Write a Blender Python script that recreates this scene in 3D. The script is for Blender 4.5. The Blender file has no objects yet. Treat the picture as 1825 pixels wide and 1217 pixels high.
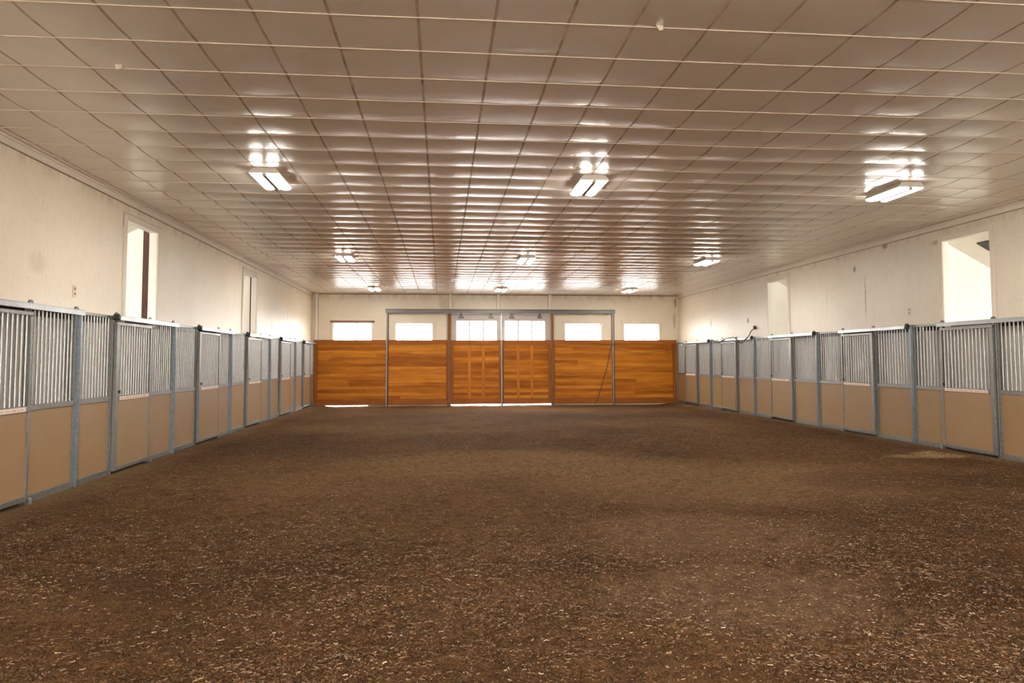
import bpy, bmesh, math, random
import numpy as np
from mathutils import Matrix, Vector

random.seed(7)
rng = np.random.default_rng(7)
scene = bpy.context.scene
COL = scene.collection

# ------------------------------------------------------------------ layout
XL, XR = -4.981, 9.595            # faces of the two stall fronts
WL, WR = XL - .12, XR + .12       # side walls
YB = 28.93                        # back wall
YF = -7.0                         # wall behind the viewpoint
ZC = 4.36                         # ceiling
HC = 1.7                          # eye height

# ------------------------------------------------------------------ node helpers
class NT:
    def __init__(self, name):
        self.m = bpy.data.materials.new(name)
        self.m.use_nodes = True
        self.t = self.m.node_tree
        self.t.nodes.clear()
        self.out = self.t.nodes.new('ShaderNodeOutputMaterial')
    def n(self, typ, **kw):
        nd = self.t.nodes.new(typ)
        for k, v in kw.items():
            setattr(nd, k, v)
        return nd
    def set(self, sock, v):
        if hasattr(v, 'is_output') or isinstance(v, bpy.types.NodeSocket):
            self.t.links.new(v, sock)
        else:
            if isinstance(v, (tuple, list)) and len(v) == 3 and sock.type == 'RGBA':
                v = (*v, 1)
            sock.default_value = v
    def coord(self, scale=(1, 1, 1), loc=(0, 0, 0)):
        g = self.n('ShaderNodeTexCoord')
        mp = self.n('ShaderNodeMapping')
        mp.inputs['Scale'].default_value = scale
        mp.inputs['Location'].default_value = loc
        self.t.links.new(g.outputs['Object'], mp.inputs['Vector'])
        return mp.outputs['Vector']
    def pos(self, scale=(1, 1, 1)):
        g = self.n('ShaderNodeNewGeometry')
        mp = self.n('ShaderNodeMapping')
        mp.inputs['Scale'].default_value = scale
        self.t.links.new(g.outputs['Position'], mp.inputs['Vector'])
        return mp.outputs['Vector']
    def noise(self, vec, scale=5, detail=4, rough=.5, dist=0, out='Fac'):
        nd = self.n('ShaderNodeTexNoise')
        self.t.links.new(vec, nd.inputs['Vector'])
        nd.inputs['Scale'].default_value = scale
        nd.inputs['Detail'].default_value = detail
        nd.inputs['Roughness'].default_value = rough
        nd.inputs['Distortion'].default_value = dist
        return nd.outputs[out]
    def voronoi(self, vec, scale=20, out='Color', feature='F1', rnd=1):
        nd = self.n('ShaderNodeTexVoronoi', feature=feature)
        self.t.links.new(vec, nd.inputs['Vector'])
        nd.inputs['Scale'].default_value = scale
        nd.inputs['Randomness'].default_value = rnd
        return nd.outputs[out]
    def ramp(self, fac, stops):
        nd = self.n('ShaderNodeValToRGB')
        cr = nd.color_ramp
        while len(cr.elements) < len(stops):
            cr.elements.new(.5)
        for e, (p, c) in zip(cr.elements, stops):
            e.position = p
            e.color = (*c, 1) if len(c) == 3 else c
        self.t.links.new(fac, nd.inputs['Fac'])
        return nd.outputs['Color']
    def mix(self, fac, a, b, mode='MIX'):
        nd = self.n('ShaderNodeMix', data_type='RGBA', blend_type=mode)
        nd.clamp_factor = True
        self.set(nd.inputs[0], fac)
        self.set(nd.inputs[6], a)
        self.set(nd.inputs[7], b)
        return nd.outputs[2]
    def math(self, op, a, b=0.0, c=0.0, clamp=False):
        nd = self.n('ShaderNodeMath', operation=op, use_clamp=clamp)
        self.set(nd.inputs[0], a); self.set(nd.inputs[1], b); self.set(nd.inputs[2], c)
        return nd.outputs[0]
    def mapr(self, v, a, b, c=0.0, d=1.0):
        nd = self.n('ShaderNodeMapRange')
        self.t.links.new(v, nd.inputs[0])
        nd.inputs[1].default_value = a; nd.inputs[2].default_value = b
        nd.inputs[3].default_value = c; nd.inputs[4].default_value = d
        return nd.outputs[0]
    def attr(self, name):
        nd = self.n('ShaderNodeAttribute', attribute_name=name)
        return nd.outputs['Color']
    def bump(self, h, strength=.3, dist=.01, normal=None):
        nd = self.n('ShaderNodeBump')
        nd.inputs['Strength'].default_value = strength
        nd.inputs['Distance'].default_value = dist
        self.t.links.new(h, nd.inputs['Height'])
        if normal is not None:
            self.t.links.new(normal, nd.inputs['Normal'])
        return nd.outputs['Normal']
    def pbr(self, col, rough=.5, metal=0.0, normal=None, spec=.5):
        p = self.n('ShaderNodeBsdfPrincipled')
        self.set(p.inputs['Base Color'], col)
        self.set(p.inputs['Roughness'], rough)
        self.set(p.inputs['Metallic'], metal)
        self.set(p.inputs['Specular IOR Level'], spec)
        if normal is not None:
            self.t.links.new(normal, p.inputs['Normal'])
        self.t.links.new(p.outputs[0], self.out.inputs[0])
        return self.m

M = {}

def blob(t, sep, cx, cy, rx, ry, vec2=None):
    """soft mask of an ellipse in the (a, b) coordinates of a surface"""
    a = t.math('DIVIDE', t.math('SUBTRACT', sep[0], cx), rx)
    b = t.math('DIVIDE', t.math('SUBTRACT', sep[1], cy), ry)
    d = t.math('ADD', t.math('MULTIPLY', a, a), t.math('MULTIPLY', b, b))
    return t.mapr(d, .25, 1.0, 1.0, 0.0)

def wall_material(name, base, tint, streak=.5, stains=(), rough=.42, toplevel=ZC):
    t = NT(name)
    v = t.pos()
    big = t.noise(v, .55, 3, .6)
    mid = t.noise(v, 3.2, 4, .6)
    st = t.noise(t.pos((9, 9, .55)), 3.0, 4, .65)          # vertical runs in the sheeting
    grain = t.noise(t.pos((1, 1, .25)), 34, 3, .7)
    col = t.mix(t.mapr(big, .35, .65), base, tint)
    col = t.mix(t.mapr(st, .55, .8, 0, streak), col, tuple(c * .72 for c in tint))
    col = t.mix(t.mapr(mid, .62, .8, 0, .35), col, (base[0] * .86, base[1] * .78, base[2] * .64))
    osb = t.noise(t.pos((1, 1, .7)), 17, 4, .7)
    col = t.mix(t.mapr(osb, .54, .74, 0, .42), col, tuple(c * .74 for c in tint))
    # dust-stained band under the ceiling
    sp = t.n('ShaderNodeSeparateXYZ'); t.t.links.new(t.pos(), sp.inputs[0])
    band = t.mapr(sp.outputs[2], toplevel - .34, toplevel - .02, 0, 1)
    bn = t.noise(t.pos((1, 1, .5)), 4.5, 5, .7)
    bmask = t.math('MULTIPLY', band, t.mapr(bn, .42, .72, 0, .8), clamp=True)
    col = t.mix(bmask, col, (.30, .20, .11))
    # fly specks
    vo = t.voronoi(t.pos((1, 1, .6)), 7.5, 'Distance')
    keep = t.noise(v, 2.1, 2, .5)
    speck = t.math('MULTIPLY', t.mapr(vo, .04, .09, 1, 0), t.mapr(keep, .5, .62, 0, .7), clamp=True)
    col = t.mix(speck, col, (.22, .15, .09))
    for (axis, cx, cy, rx, ry, c, k) in stains:
        sep = (sp.outputs['XYZ'.index(axis)], sp.outputs[2])
        wob = t.math('MULTIPLY', blob(t, sep, cx, cy, rx, ry), t.mapr(t.noise(v, 14, 3, .6), .3, .55, .35, 1))
        col = t.mix(t.math('MULTIPLY', wob, k, clamp=True), col, c)
    h = t.math('ADD', t.math('MULTIPLY', grain, .6), t.math('ADD', t.math('MULTIPLY', st, .5), t.math('MULTIPLY', osb, .6)))
    M[name] = t.pbr(col, rough, 0, t.bump(h, .35, .006), .45)

wall_material('cream_wall_left', (.81, .725, .575), (.75, .655, .50), .35,
              stains=[('Y', 9.6, 2.95, .25, .18, (.55, .42, .28), .4), ('Y', 12.02, 3.96, .018, .17, (.07, .03, .02), 1),
                      ('Y', 12.02, 3.3, .012, .8, (.33, .22, .13), .7), ('Y', 18.97, 3.3, .02, .95, (.22, .16, .1), .9),
                      ('Y', 24.5, 3.2, .03, .5, (.25, .2, .13), .7), ('Y', 22.3, 2.7, .05, .25, (.2, .15, .1), .7)])
wall_material('cream_wall_right', (.765, .69, .56), (.70, .62, .49), .5,
              stains=[('Y', 22.13, 2.94, .10, .11, (.13, .1, .05), 1), ('Y', 15.71, 3.1, .022, .62, (.2, .14, .08), .95),
                      ('Y', 16.12, 3.83, .06, .1, (.16, .1, .05), .9), ('Y', 14.92, 4.2, .1, .1, (.2, .08, .04), .85),
                      ('Y', 19.36, 3.4, .03, .95, (.2, .15, .1), .9), ('Y', 13.22, 4.0, .25, .06, (.33, .22, .1), .6),
                      ('Y', 25.3, 3.0, .06, .2, (.2, .15, .08), .8), ('Y', 17.4, 3.2, .012, .55, (.4, .3, .2), .8)])
wall_material('cream_wall_back', (.78, .70, .555), (.72, .635, .49), .3,
              stains=[('X', 9.6, 4.05, .07, .25, (.25, .15, .07), .8), ('X', 9.55, 3.3, .08, .4, (.33, .24, .14), .6),
                      ('X', 0.2, 3.95, .4, .3, (.45, .35, .22), .6)])

def simple(name, c, rough=.5, metal=0, var=.15, scale=6, bump=0, spec=.5):
    t = NT(name)
    nz = t.noise(t.pos(), scale, 4, .6)
    col = t.mix(nz, tuple(x * (1 - var) for x in c), tuple(min(1, x * (1 + var)) for x in c))
    nrm = t.bump(t.noise(t.pos(), scale * 8, 3, .6), bump, .004) if bump else None
    M[name] = t.pbr(col, rough, metal, nrm, spec)

def galvanized(name, lo, hi, rough=.42, metal=.75):
    t = NT(name)
    sp = t.voronoi(t.pos((1, 1, .6)), 55, 'Color')
    sep = t.n('ShaderNodeSeparateColor'); t.t.links.new(sp, sep.inputs[0])
    big = t.noise(t.pos((1, 1, .4)), 2.2, 4, .6)
    f = t.math('ADD', t.math('MULTIPLY', sep.outputs[0], .45), t.math('MULTIPLY', big, .6))
    col = t.mix(f, lo, hi)
    dust = t.noise(t.pos(), 9, 4, .6)
    col = t.mix(t.mapr(dust, .55, .8, 0, .4), col, (.32, .25, .16))
    M[name] = t.pbr(col, t.mapr(big, .3, .7, rough - .06, rough + .1), metal)

galvanized('galvanized', (.15, .15, .14), (.31, .31, .295))
galvanized('galvanized_bar', (.36, .36, .345), (.58, .58, .555), .34, .6)
galvanized('galvanized_post', (.12, .145, .165), (.28, .32, .36), .36)
galvanized('galvanized_track', (.24, .245, .245), (.42, .42, .42), .34)
simple('dark_steel', (.035, .032, .03), .5, .6, .3)
simple('track_steel', (.125, .118, .108), .45, .5, .2)
simple('guide_pipe', (.25, .22, .19), .45, .4, .2)
simple('cable_black', (.02, .018, .016), .6, 0, .2)
simple('slot_dark', (.05, .04, .03), .8, 0, .2)
simple('stall_backing', (.46, .44, .395), .45, 0, .14, 3, .1)
simple('rust', (.13, .05, .025), .8, 0, .4, 30)
simple('plastic_cream', (.66, .57, .44), .4, 0, .05)
simple('batten_cream', (.80, .73, .61), .5, 0, .08, 5)
simple('slot_shade_brown', (.25, .18, .11), .5, 0, .1)
simple('lamp_pan', (.74, .68, .60), .45, 0, .06)
simple('lamp_gap_dark', (.30, .265, .225), .5, 0, .06)
simple('lean_white', (.86, .83, .76), .6, 0, .05, 3)
simple('jamb_white', (.84, .80, .72), .5, 0, .06, 5)
simple('casing', (.73, .65, .53), .5, 0, .1, 4)
simple('frame_grey', (.50, .47, .45), .5, 0, .1, 5)
simple('door_white', (.52, .47, .43), .5, 0, .12, 5)
simple('vent_black', (.012, .01, .008), .8)
simple('header_brown', (.20, .085, .04), .5, 0, .3, 8)
simple('sign_paper', (.74, .60, .50), .55, 0, .14, 40)
simple('sign_ink', (.42, .25, .18), .6, 0, .3, 60)
simple('flap', (.78, .68, .58), .5, 0, .1)
simple('snow_ground', (.80, .80, .80), .8, 0, .08, .4)

t = NT('kick_board')
nz = t.noise(t.pos(), 2.2, 5, .6)
fine = t.noise(t.pos(), 60, 3, .7)
col = t.mix(nz, (.255, .155, .068), (.315, .198, .095))
col = t.mix(t.mapr(fine, .5, .75, 0, .25), col, (.24, .15, .075))
scuff = t.noise(t.pos((1, 1, 1.6)), 12, 5, .7)
col = t.mix(t.mapr(scuff, .66, .78, 0, .5), col, (.22, .15, .07))
M['kick_board'] = t.pbr(col, .5, 0, t.bump(fine, .15, .002), .4)

def wood(name, axis, lo, mid, hi, rough=.5):
    t = NT(name)
    sc = {'X': (.3, 7, 7), 'Z': (7, 7, .3)}[axis]
    vec = t.pos(sc)
    g1 = t.noise(vec, 3.2, 6, .65, 1.2)
    g2 = t.noise(vec, 14, 4, .6, .4)
    sc0 = {'X': (.35, 3.4, 3.4), 'Z': (3.4, 3.4, .35)}[axis]
    g0 = t.noise(t.pos(sc0), 2.1, 3, .6, .5)
    f = t.math('ADD', t.math('MULTIPLY', g0, .5), t.math('ADD', t.math('MULTIPLY', g1, .32), t.math('MULTIPLY', g2, .18)))
    at = t.attr('tone')
    sep = t.n('ShaderNodeSeparateColor'); t.t.links.new(at, sep.inputs[0])
    f2 = t.math('ADD', f, t.math('MULTIPLY', t.math('SUBTRACT', sep.outputs[0], .5), .24))
    col = t.ramp(f2, [(.32, lo), (.5, mid), (.68, hi)])
    kn = t.voronoi(t.pos((1.6, 1.6, 3.2)), 1.1, 'Distance')
    col = t.mix(t.mapr(kn, .03, .07, .75, 0), col, tuple(c * .45 for c in lo))
    dirt = t.noise(t.pos(), 1.6, 5, .65)
    col = t.mix(t.mapr(dirt, .58, .8, 0, .35), col, (.16, .085, .035))
    M[name] = t.pbr(col, rough, 0, t.bump(g2, .12, .003), .12)

wood('orange_pine', 'X', (.22, .062, .005), (.39, .128, .009), (.56, .22, .024))
wood('orange_pine_rail', 'X', (.19, .055, .010), (.28, .09, .016), (.36, .13, .03))
wood('orange_pine_stile', 'Z', (.18, .05, .009), (.27, .085, .015), (.36, .13, .028))
wood('batten_pine', 'Z', (.31, .10, .009), (.42, .145, .014), (.52, .195, .027))
wood('brown_jamb', 'Z', (.12, .05, .018), (.19, .085, .03), (.27, .125, .05))
wood('barn_plank', 'Z', (.022, .009, .007), (.045, .02, .014), (.08, .042, .03), .7)

for nm_, tv in (('glass', .95), ('glass_dimmed', .66)):  # second glass tinted darker to weaken back window reflections on the ceiling
    t = NT(nm_)
    tr = t.n('ShaderNodeBsdfTransparent'); tr.inputs[0].default_value = (tv, tv, tv, 1)
    gl = t.n('ShaderNodeBsdfGlossy'); gl.inputs['Roughness'].default_value = .05
    mx = t.n('ShaderNodeMixShader'); mx.inputs[0].default_value = .06
    t.t.links.new(tr.outputs[0], mx.inputs[1]); t.t.links.new(gl.outputs[0], mx.inputs[2])
    t.t.links.new(mx.outputs[0], t.out.inputs[0])
    M[nm_] = t.m

LAMP = 105.0
t = NT('lamp_lens')
em = t.n('ShaderNodeEmission'); em.inputs[0].default_value = (1, .925, .83, 1); em.inputs[1].default_value = LAMP
t.t.links.new(em.outputs[0], t.out.inputs[0])
M['lamp_lens'] = t.m

# ceiling facing: glossy vinyl with faint wrinkles
t = NT('ceiling_vinyl')
v = t.pos()
big = t.noise(v, .35, 3, .6)
mid = t.noise(v, 2.5, 4, .6)
col = t.mix(big, (.86, .785, .685), (.91, .84, .75))
col = t.mix(t.mapr(mid, .55, .8, 0, .35), col, (.64, .56, .48))
sp = t.voronoi(v, 3.1, 'Distance')
col = t.mix(t.mapr(sp, .02, .05, .5, 0), col, (.8, .73, .65))
wr = t.noise(t.pos((30, 3, 1)), 1.4, 4, .6)
wr2 = t.noise(v, 55, 3, .65)
wr3 = t.noise(v, 5, 3, .55)
h = t.math('ADD', t.math('MULTIPLY', wr, .5), t.math('ADD', t.math('MULTIPLY', wr2, .18), t.math('MULTIPLY', wr3, 1.4)))
M['ceiling_vinyl'] = t.pbr(col, .24, 0, t.bump(h, .22, .012), .6)
pr = [n_ for n_ in t.t.nodes if n_.type == 'BSDF_PRINCIPLED'][0]
pr.inputs['Coat Weight'].default_value = .85
pr.inputs['Coat Roughness'].default_value = .28
pr.inputs['Coat IOR'].default_value = 2.6
t.t.links.new(pr.inputs['Normal'].links[0].from_socket, pr.inputs['Coat Normal'])
t = NT('ceiling_seam')
nz = t.noise(t.pos((1, .8, 1)), 3.5, 5, .7)
col = t.mix(t.mapr(nz, .38, .62), (.26, .18, .11), (.54, .43, .32))
M['ceiling_seam'] = t.pbr(col, .6)
simple('ceiling_strap', (.74, .64, .53), .35, 0, .1, 3)

# dirt floor
t = NT('arena_dirt')
v = t.pos()
big = t.noise(v, .22, 4, .6, .3)
mid = t.noise(v, 1.1, 5, .65, .4)
clod = t.noise(v, 9, 6, .7, .3)
fib = t.noise(t.pos((1, 1.5, 1)), 34, 5, .74, 2.2)
fib2 = t.noise(t.pos((1.5, 1, 1)), 85, 4, .7, 2.5)
col = t.ramp(mid, [(.28, (.064, .0245, .0075)), (.5, (.102, .044, .014)), (.72, (.15, .074, .027))])
col = t.mix(t.mapr(big, .40, .62, 0, .75), col, (.25, .135, .054))
col = t.mix(t.mapr(clod, .40, .58, .8, 0), col, (.050, .021, .007))
red = t.noise(v, .9, 4, .6, .6)
col = t.mix(t.mapr(red, .54, .72, 0, .6), col, (.19, .075, .020))
col = t.mix(t.mapr(fib, .52, .62, 0, .8), col, (.33, .20, .085))
col = t.mix(t.mapr(fib, .38, .485, .92, 0), col, (.024, .0105, .004))
col = t.mix(t.mapr(fib2, .54, .68, 0, .6), col, (.32, .19, .092))
col = t.mix(t.mapr(fib2, .34, .46, .6, 0), col, (.035, .016, .007))
spx = t.n('ShaderNodeSeparateXYZ'); t.t.links.new(v, spx.inputs[0])
for (cx, cy, rx, ry, c, k) in [(2.25, 5.2, 1.3, .9, (.34, .225, .14), .42), (2.6, 7.0, 1.7, 1.1, (.34, .215, .12), .45),
                               (4.0, 10.0, 3.2, 2.2, (.33, .205, .10), .5), (1.0, 12.2, 3.4, 1.8, (.33, .205, .095), .45),
                               (8.85, 12.2, .55, .5, (.58, .42, .21), .85), (8.3, 12.0, .7, .3, (.48, .33, .16), .6),
                               (3.7, 5.0, .8, .5, (.045, .019, .007), .6), (.9, 6.0, .9, .45, (.045, .019, .007), .6),
                               (-.6, 6.6, 1.1, .6, (.05, .022, .008), .5), (6.6, 9.8, 1.9, 1.1, (.05, .022, .008), .6),
                               (-3.4, 15.5, 1.6, 3.4, (.055, .024, .009), .55), (-1.7, 5.9, 1.3, .8, (.055, .024, .008), .5),
                               (2.5, 22.0, 7.0, 2.6, (.06, .028, .010), .3), (-1.2, 10.5, 2.2, 1.3, (.26, .155, .065), .4)]:
    bm_ = t.math('MULTIPLY', blob(t, (spx.outputs[0], spx.outputs[1]), cx, cy, rx, ry), t.mapr(clod, .3, .6, .3, 1))
    col = t.mix(t.math('MULTIPLY', bm_, k, clamp=True), col, c)
# dusty strip along the stall fronts
edge = t.math('ADD', t.mapr(spx.outputs[0], XL + .1, XL + .65, 1, 0), t.mapr(spx.outputs[0], XR - .6, XR - .1, 0, 1), clamp=True)
col = t.mix(t.math('MULTIPLY', edge, t.mapr(mid, .3, .6, .3, .85), clamp=True), col, (.235, .155, .08))
h = t.math('ADD', t.math('MULTIPLY', clod, 1.1), t.math('ADD', fib, t.math('MULTIPLY', fib2, .4)))
M['arena_dirt'] = t.pbr(col, .95, 0, t.bump(h, .9, .03), .1)
t = NT('shavings')
M['shavings'] = t.pbr(t.attr('tone'), .8, 0, None, .2)

# ------------------------------------------------------------------ mesh builder
class MB:
    def __init__(self):
        self.v = []; self.f = []; self.m = []; self.tone = []
        self.sm = []
    def _add(self, vs, fs, mi=0, tone=None, smooth=False):
        o = len(self.v)
        self.v += [tuple(x) for x in vs]
        for f in fs:
            self.f.append(tuple(i + o for i in f)); self.m.append(mi)
            self.tone.append(.5 if tone is None else tone); self.sm.append(smooth)
        return self
    def box(self, x0, x1, y0, y1, z0, z1, mi=0, tone=None, bev=0.0):
        x0, x1 = sorted((x0, x1)); y0, y1 = sorted((y0, y1)); z0, z1 = sorted((z0, z1))
        if bev <= 0:
            vs = [(x, y, z) for x in (x0, x1) for y in (y0, y1) for z in (z0, z1)]
            fs = [(0, 1, 3, 2), (4, 6, 7, 5), (0, 4, 5, 1), (2, 3, 7, 6), (0, 2, 6, 4), (1, 5, 7, 3)]
            return self._add(vs, fs, mi, tone)
        b = min(bev, (x1 - x0) * .45, (y1 - y0) * .45, (z1 - z0) * .45)
        bm = bmesh.new()
        bmesh.ops.create_cube(bm, size=1)
        for w in bm.verts:
            w.co = ((x0 + x1) / 2 + w.co.x * (x1 - x0), (y0 + y1) / 2 + w.co.y * (y1 - y0), (z0 + z1) / 2 + w.co.z * (z1 - z0))
        bmesh.ops.bevel(bm, geom=list(bm.edges), offset=b, segments=1, affect='EDGES')
        bm.verts.index_update()
        self._add([w.co[:] for w in bm.verts], [tuple(w.index for w in f.verts) for f in bm.faces], mi, tone)
        bm.free()
        return self
    def tube(self, pts, r, n=8, mi=0, cap=True, smooth=True):
        pts = [Vector(p) for p in pts]
        rings = []
        up = Vector((0, 0, 1))
        for i, p in enumerate(pts):
            d = (pts[min(i + 1, len(pts) - 1)] - pts[max(i - 1, 0)]).normalized()
            a = d.cross(up)
            if a.length < 1e-3:
                a = d.cross(Vector((0, 1, 0)))
            a.normalize(); b = d.cross(a).normalized()
            rings.append([p + a * (r * math.cos(2 * math.pi * k / n)) + b * (r * math.sin(2 * math.pi * k / n)) for k in range(n)])
        vs = [q[:] for rg in rings for q in rg]
        fs = []
        for i in range(len(pts) - 1):
            for k in range(n):
                fs.append((i * n + k, i * n + (k + 1) % n, (i + 1) * n + (k + 1) % n, (i + 1) * n + k))
        self._add(vs, fs, mi, None, smooth)
        if cap:
            self._add([q[:] for q in rings[0]], [tuple(range(n))[::-1]], mi)
            self._add([q[:] for q in rings[-1]], [tuple(range(n))], mi)
        return self
    def prism(self, poly, axis, a0, a1, mi=0, tone=None, smooth=False):
        """poly: 2D outline in the two other axes (in xyz order), extruded along axis"""
        n = len(poly)
        def P(q, a):
            l = list(q); l.insert(axis, a); return tuple(l)
        vs = [P(q, a0) for q in poly] + [P(q, a1) for q in poly]
        fs = [(i, (i + 1) % n, (i + 1) % n + n, i + n) for i in range(n)]
        self._add(vs, fs, mi, tone, smooth)
        self._add([P(q, a0) for q in poly], [tuple(range(n))[::-1]], mi, tone)
        self._add([P(q, a1) for q in poly], [tuple(range(n))], mi, tone)
        return self
    def build(self, name, mats, parent=None, origin=None, tones=False):
        if isinstance(mats, str):
            mats = [mats]
        if origin is None:
            origin = parent_world(parent) if parent is not None else (0, 0, 0)
        ox, oy, oz = origin
        me = bpy.data.meshes.new(name)
        me.from_pydata([(x - ox, y - oy, z - oz) for x, y, z in self.v], [], self.f)
        for k in mats:
            me.materials.append(M[k])
        me.polygons.foreach_set('material_index', self.m)
        me.polygons.foreach_set('use_smooth', self.sm)
        if tones:
            at = me.attributes.new('tone', 'FLOAT_COLOR', 'FACE')
            arr = np.ones((len(self.f), 4), np.float32)
            arr[:, :3] = np.array(self.tone, np.float32)[:, None]
            at.data.foreach_set('color', arr.ravel())
        bm = bmesh.new(); bm.from_mesh(me)
        bmesh.ops.recalc_face_normals(bm, faces=bm.faces)
        bm.to_mesh(me); bm.free()
        me.update()
        o = bpy.data.objects.new(name, me)
        COL.objects.link(o)
        if parent is not None:
            o.parent = parent
            pw = parent_world(parent)
            o.location = (ox - pw[0], oy - pw[1], oz - pw[2])
        else:
            o.location = origin
        return o

def parent_world(o):
    x, y, z = o.location
    while o.parent is not None:
        o = o.parent
        x += o.location[0]; y += o.location[1]; z += o.location[2]
    return (x, y, z)

def thing(name, loc, label, cat, group=None):
    o = bpy.data.objects.new(name, None)
    o.empty_display_size = .1
    COL.objects.link(o); o.location = loc
    tag(o, label, cat, group)
    return o

def tag(o, label, cat, group=None):
    o['label'] = label; o['category'] = cat
    if group:
        o['group'] = group
    return o

def struct(o):
    o['kind'] = 'structure'
    return o

def part_copy(o, dy, dx=0.0):
    c = o.copy()
    COL.objects.link(c); c.parent = o.parent
    c.location = (o.location[0] + dx, o.location[1] + dy, o.location[2])
    return c

# ------------------------------------------------------------------ numpy value noise
def vnoise(x, y, freq, seed):
    r = np.random.default_rng(seed)
    N = 256
    lat = r.random((N, N))
    x = x * freq; y = y * freq
    xi = np.floor(x).astype(int); yi = np.floor(y).astype(int)
    fx = x - xi; fy = y - yi
    fx = fx * fx * (3 - 2 * fx); fy = fy * fy * (3 - 2 * fy)
    g = lambda a, b: lat[a % N, b % N]
    return (g(xi, yi) * (1 - fx) + g(xi + 1, yi) * fx) * (1 - fy) + (g(xi, yi + 1) * (1 - fx) + g(xi + 1, yi + 1) * fx) * fy - .5

def sstep(a, b, x):
    t_ = np.clip((x - a) / (b - a), 0, 1)
    return t_ * t_ * (3 - 2 * t_)

def floor_z(x, y):
    x = np.asarray(x, float); y = np.asarray(y, float)
    inner = sstep(XL + .05, XL + .9, x) * (1 - sstep(XR - .9, XR - .05, x))
    z = -.10 * sstep(19, 28.3, y) * (.35 + .65 * inner)
    z = z + inner * (.035 * vnoise(x, y, .9, 3) + .045 * vnoise(x, y, 2.6, 4) * (1 - sstep(20, 27, y)))
    z = z + (.25 + .75 * inner) * (.030 * vnoise(x, y, 7, 5) + .020 * vnoise(x, y, 17, 6)) * (1 - .6 * sstep(15, 26, y))
    return z - .012

def grid_mesh(name, xs, ys, Z, mats, midx=None, smooth=True):
    nx, ny = len(xs), len(ys)
    X, Y = np.meshgrid(xs, ys, indexing='ij')
    co = np.stack([X.ravel(), Y.ravel(), Z.ravel()], 1).astype(np.float32)
    i, j = np.meshgrid(np.arange(nx - 1), np.arange(ny - 1), indexing='ij')
    a = (i * ny + j).ravel()
    q = np.stack([a, a + ny, a + ny + 1, a + 1], 1)
    me = bpy.data.meshes.new(name)
    me.from_pydata(co.tolist(), [], q.tolist())
    for k in mats:
        me.materials.append(M[k])
    me.polygons.foreach_set('use_smooth', np.full(len(q), smooth))
    if midx is not None:
        me.polygons.foreach_set('material_index', midx.ravel().astype(np.int32))
    me.update()
    o = bpy.data.objects.new(name, me); COL.objects.link(o)
    return o

# ------------------------------------------------------------------ floor
ys = [YF + i * .5 for i in range(int((2.5 - YF) / .5) + 1)]
y = ys[-1]
while y < YB + .1:
    y += .03 + .0042 * max(0, y - 3.5)
    ys.append(y)
ys[-1] = YB + .12
xs = np.linspace(WL - .02, WR + .02, 330)
ys = np.array(ys)
X, Y = np.meshgrid(xs, ys, indexing='ij')
fl = struct(grid_mesh('floor', xs, ys, floor_z(X, Y), ['arena_dirt']))

# loose shavings on the dirt: uncountable, one object
NCH = 420000
u = rng.random(NCH)
cy = 3.2 + 14.0 * u ** 1.5
half = .72 * cy + .6
cx = .075 * cy + (rng.random(NCH) * 2 - 1) * half
ok = (cx > XL + .15) & (cx < XR - .15)
dens = vnoise(cx, cy, .8, 21) + .6 * vnoise(cx, cy, 3.0, 22)
ok &= rng.random(NCH) < np.clip(.5 + .9 * dens, .12, 1)
cx, cy = cx[ok], cy[ok]; n = len(cx)
ln = .004 + .013 * rng.random(n) ** 1.8
wd = .0007 + .0016 * rng.random(n) ** 1.6
an = rng.random(n) * math.pi * 2
cz = floor_z(cx, cy) + .003 + .006 * rng.random(n)
curl = (rng.random(n) - .35) * .012
tilt = (rng.random(n) - .5) * .006
ax, ay = np.cos(an), np.sin(an)
bend = (rng.random(n) - .5) * 1.5
P = []
for s_, lift in ((-1, 0), (0, 1), (1, 0)):
    px = cx + ax * ln * s_ - ay * bend * ln * abs(s_) * .5
    py = cy + ay * ln * s_ + ax * bend * ln * abs(s_) * .5
    for w_ in (-1, 1):
        P.append(np.stack([px - ay * wd * w_, py + ax * wd * w_, cz + curl * lift + tilt * w_ + .004 * np.abs(s_)], 1))
co = np.stack(P, 1).reshape(-1, 3)
base = (np.arange(n) * 6)[:, None]
q = np.concatenate([base + np.array([[0, 1, 3, 2]]), base + np.array([[2, 3, 5, 4]])], 1).reshape(-1, 4)
me = bpy.data.meshes.new('wood_shavings')
nq = len(q)
me.vertices.add(len(co)); me.vertices.foreach_set('co', co.astype(np.float32).ravel())
me.loops.add(nq * 4); me.loops.foreach_set('vertex_index', q.astype(np.int32).ravel())
me.polygons.add(nq); me.polygons.foreach_set('loop_start', np.arange(nq, dtype=np.int32) * 4)
me.update(calc_edges=True)
me.materials.append(M['shavings'])
pal = np.array([(.27, .18, .105), (.36, .255, .165), (.19, .11, .052), (.12, .06, .026), (.44, .33, .235), (.20, .085, .03)])
pick = rng.choice(len(pal), n, p=[.22, .08, .28, .26, .03, .13])
tint = pal[pick] * (.52 + .52 * rng.random((n, 1)))
at = me.attributes.new('tone', 'FLOAT_COLOR', 'FACE')
arr = np.ones((len(q), 4), np.float32); arr[:, :3] = np.repeat(tint, 2, 0)
at.data.foreach_set('color', arr.ravel())
me.update()
sh = bpy.data.objects.new('wood_shavings', me); COL.objects.link(sh)
sh['kind'] = 'stuff'
tag(sh, 'loose pale wood shavings strewn over the brown dirt floor', 'wood shavings')

# ground outside
g = MB().box(-45, 50, -45, 75, -.5, -.16).build('ground', 'snow_ground')
struct(g)

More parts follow.
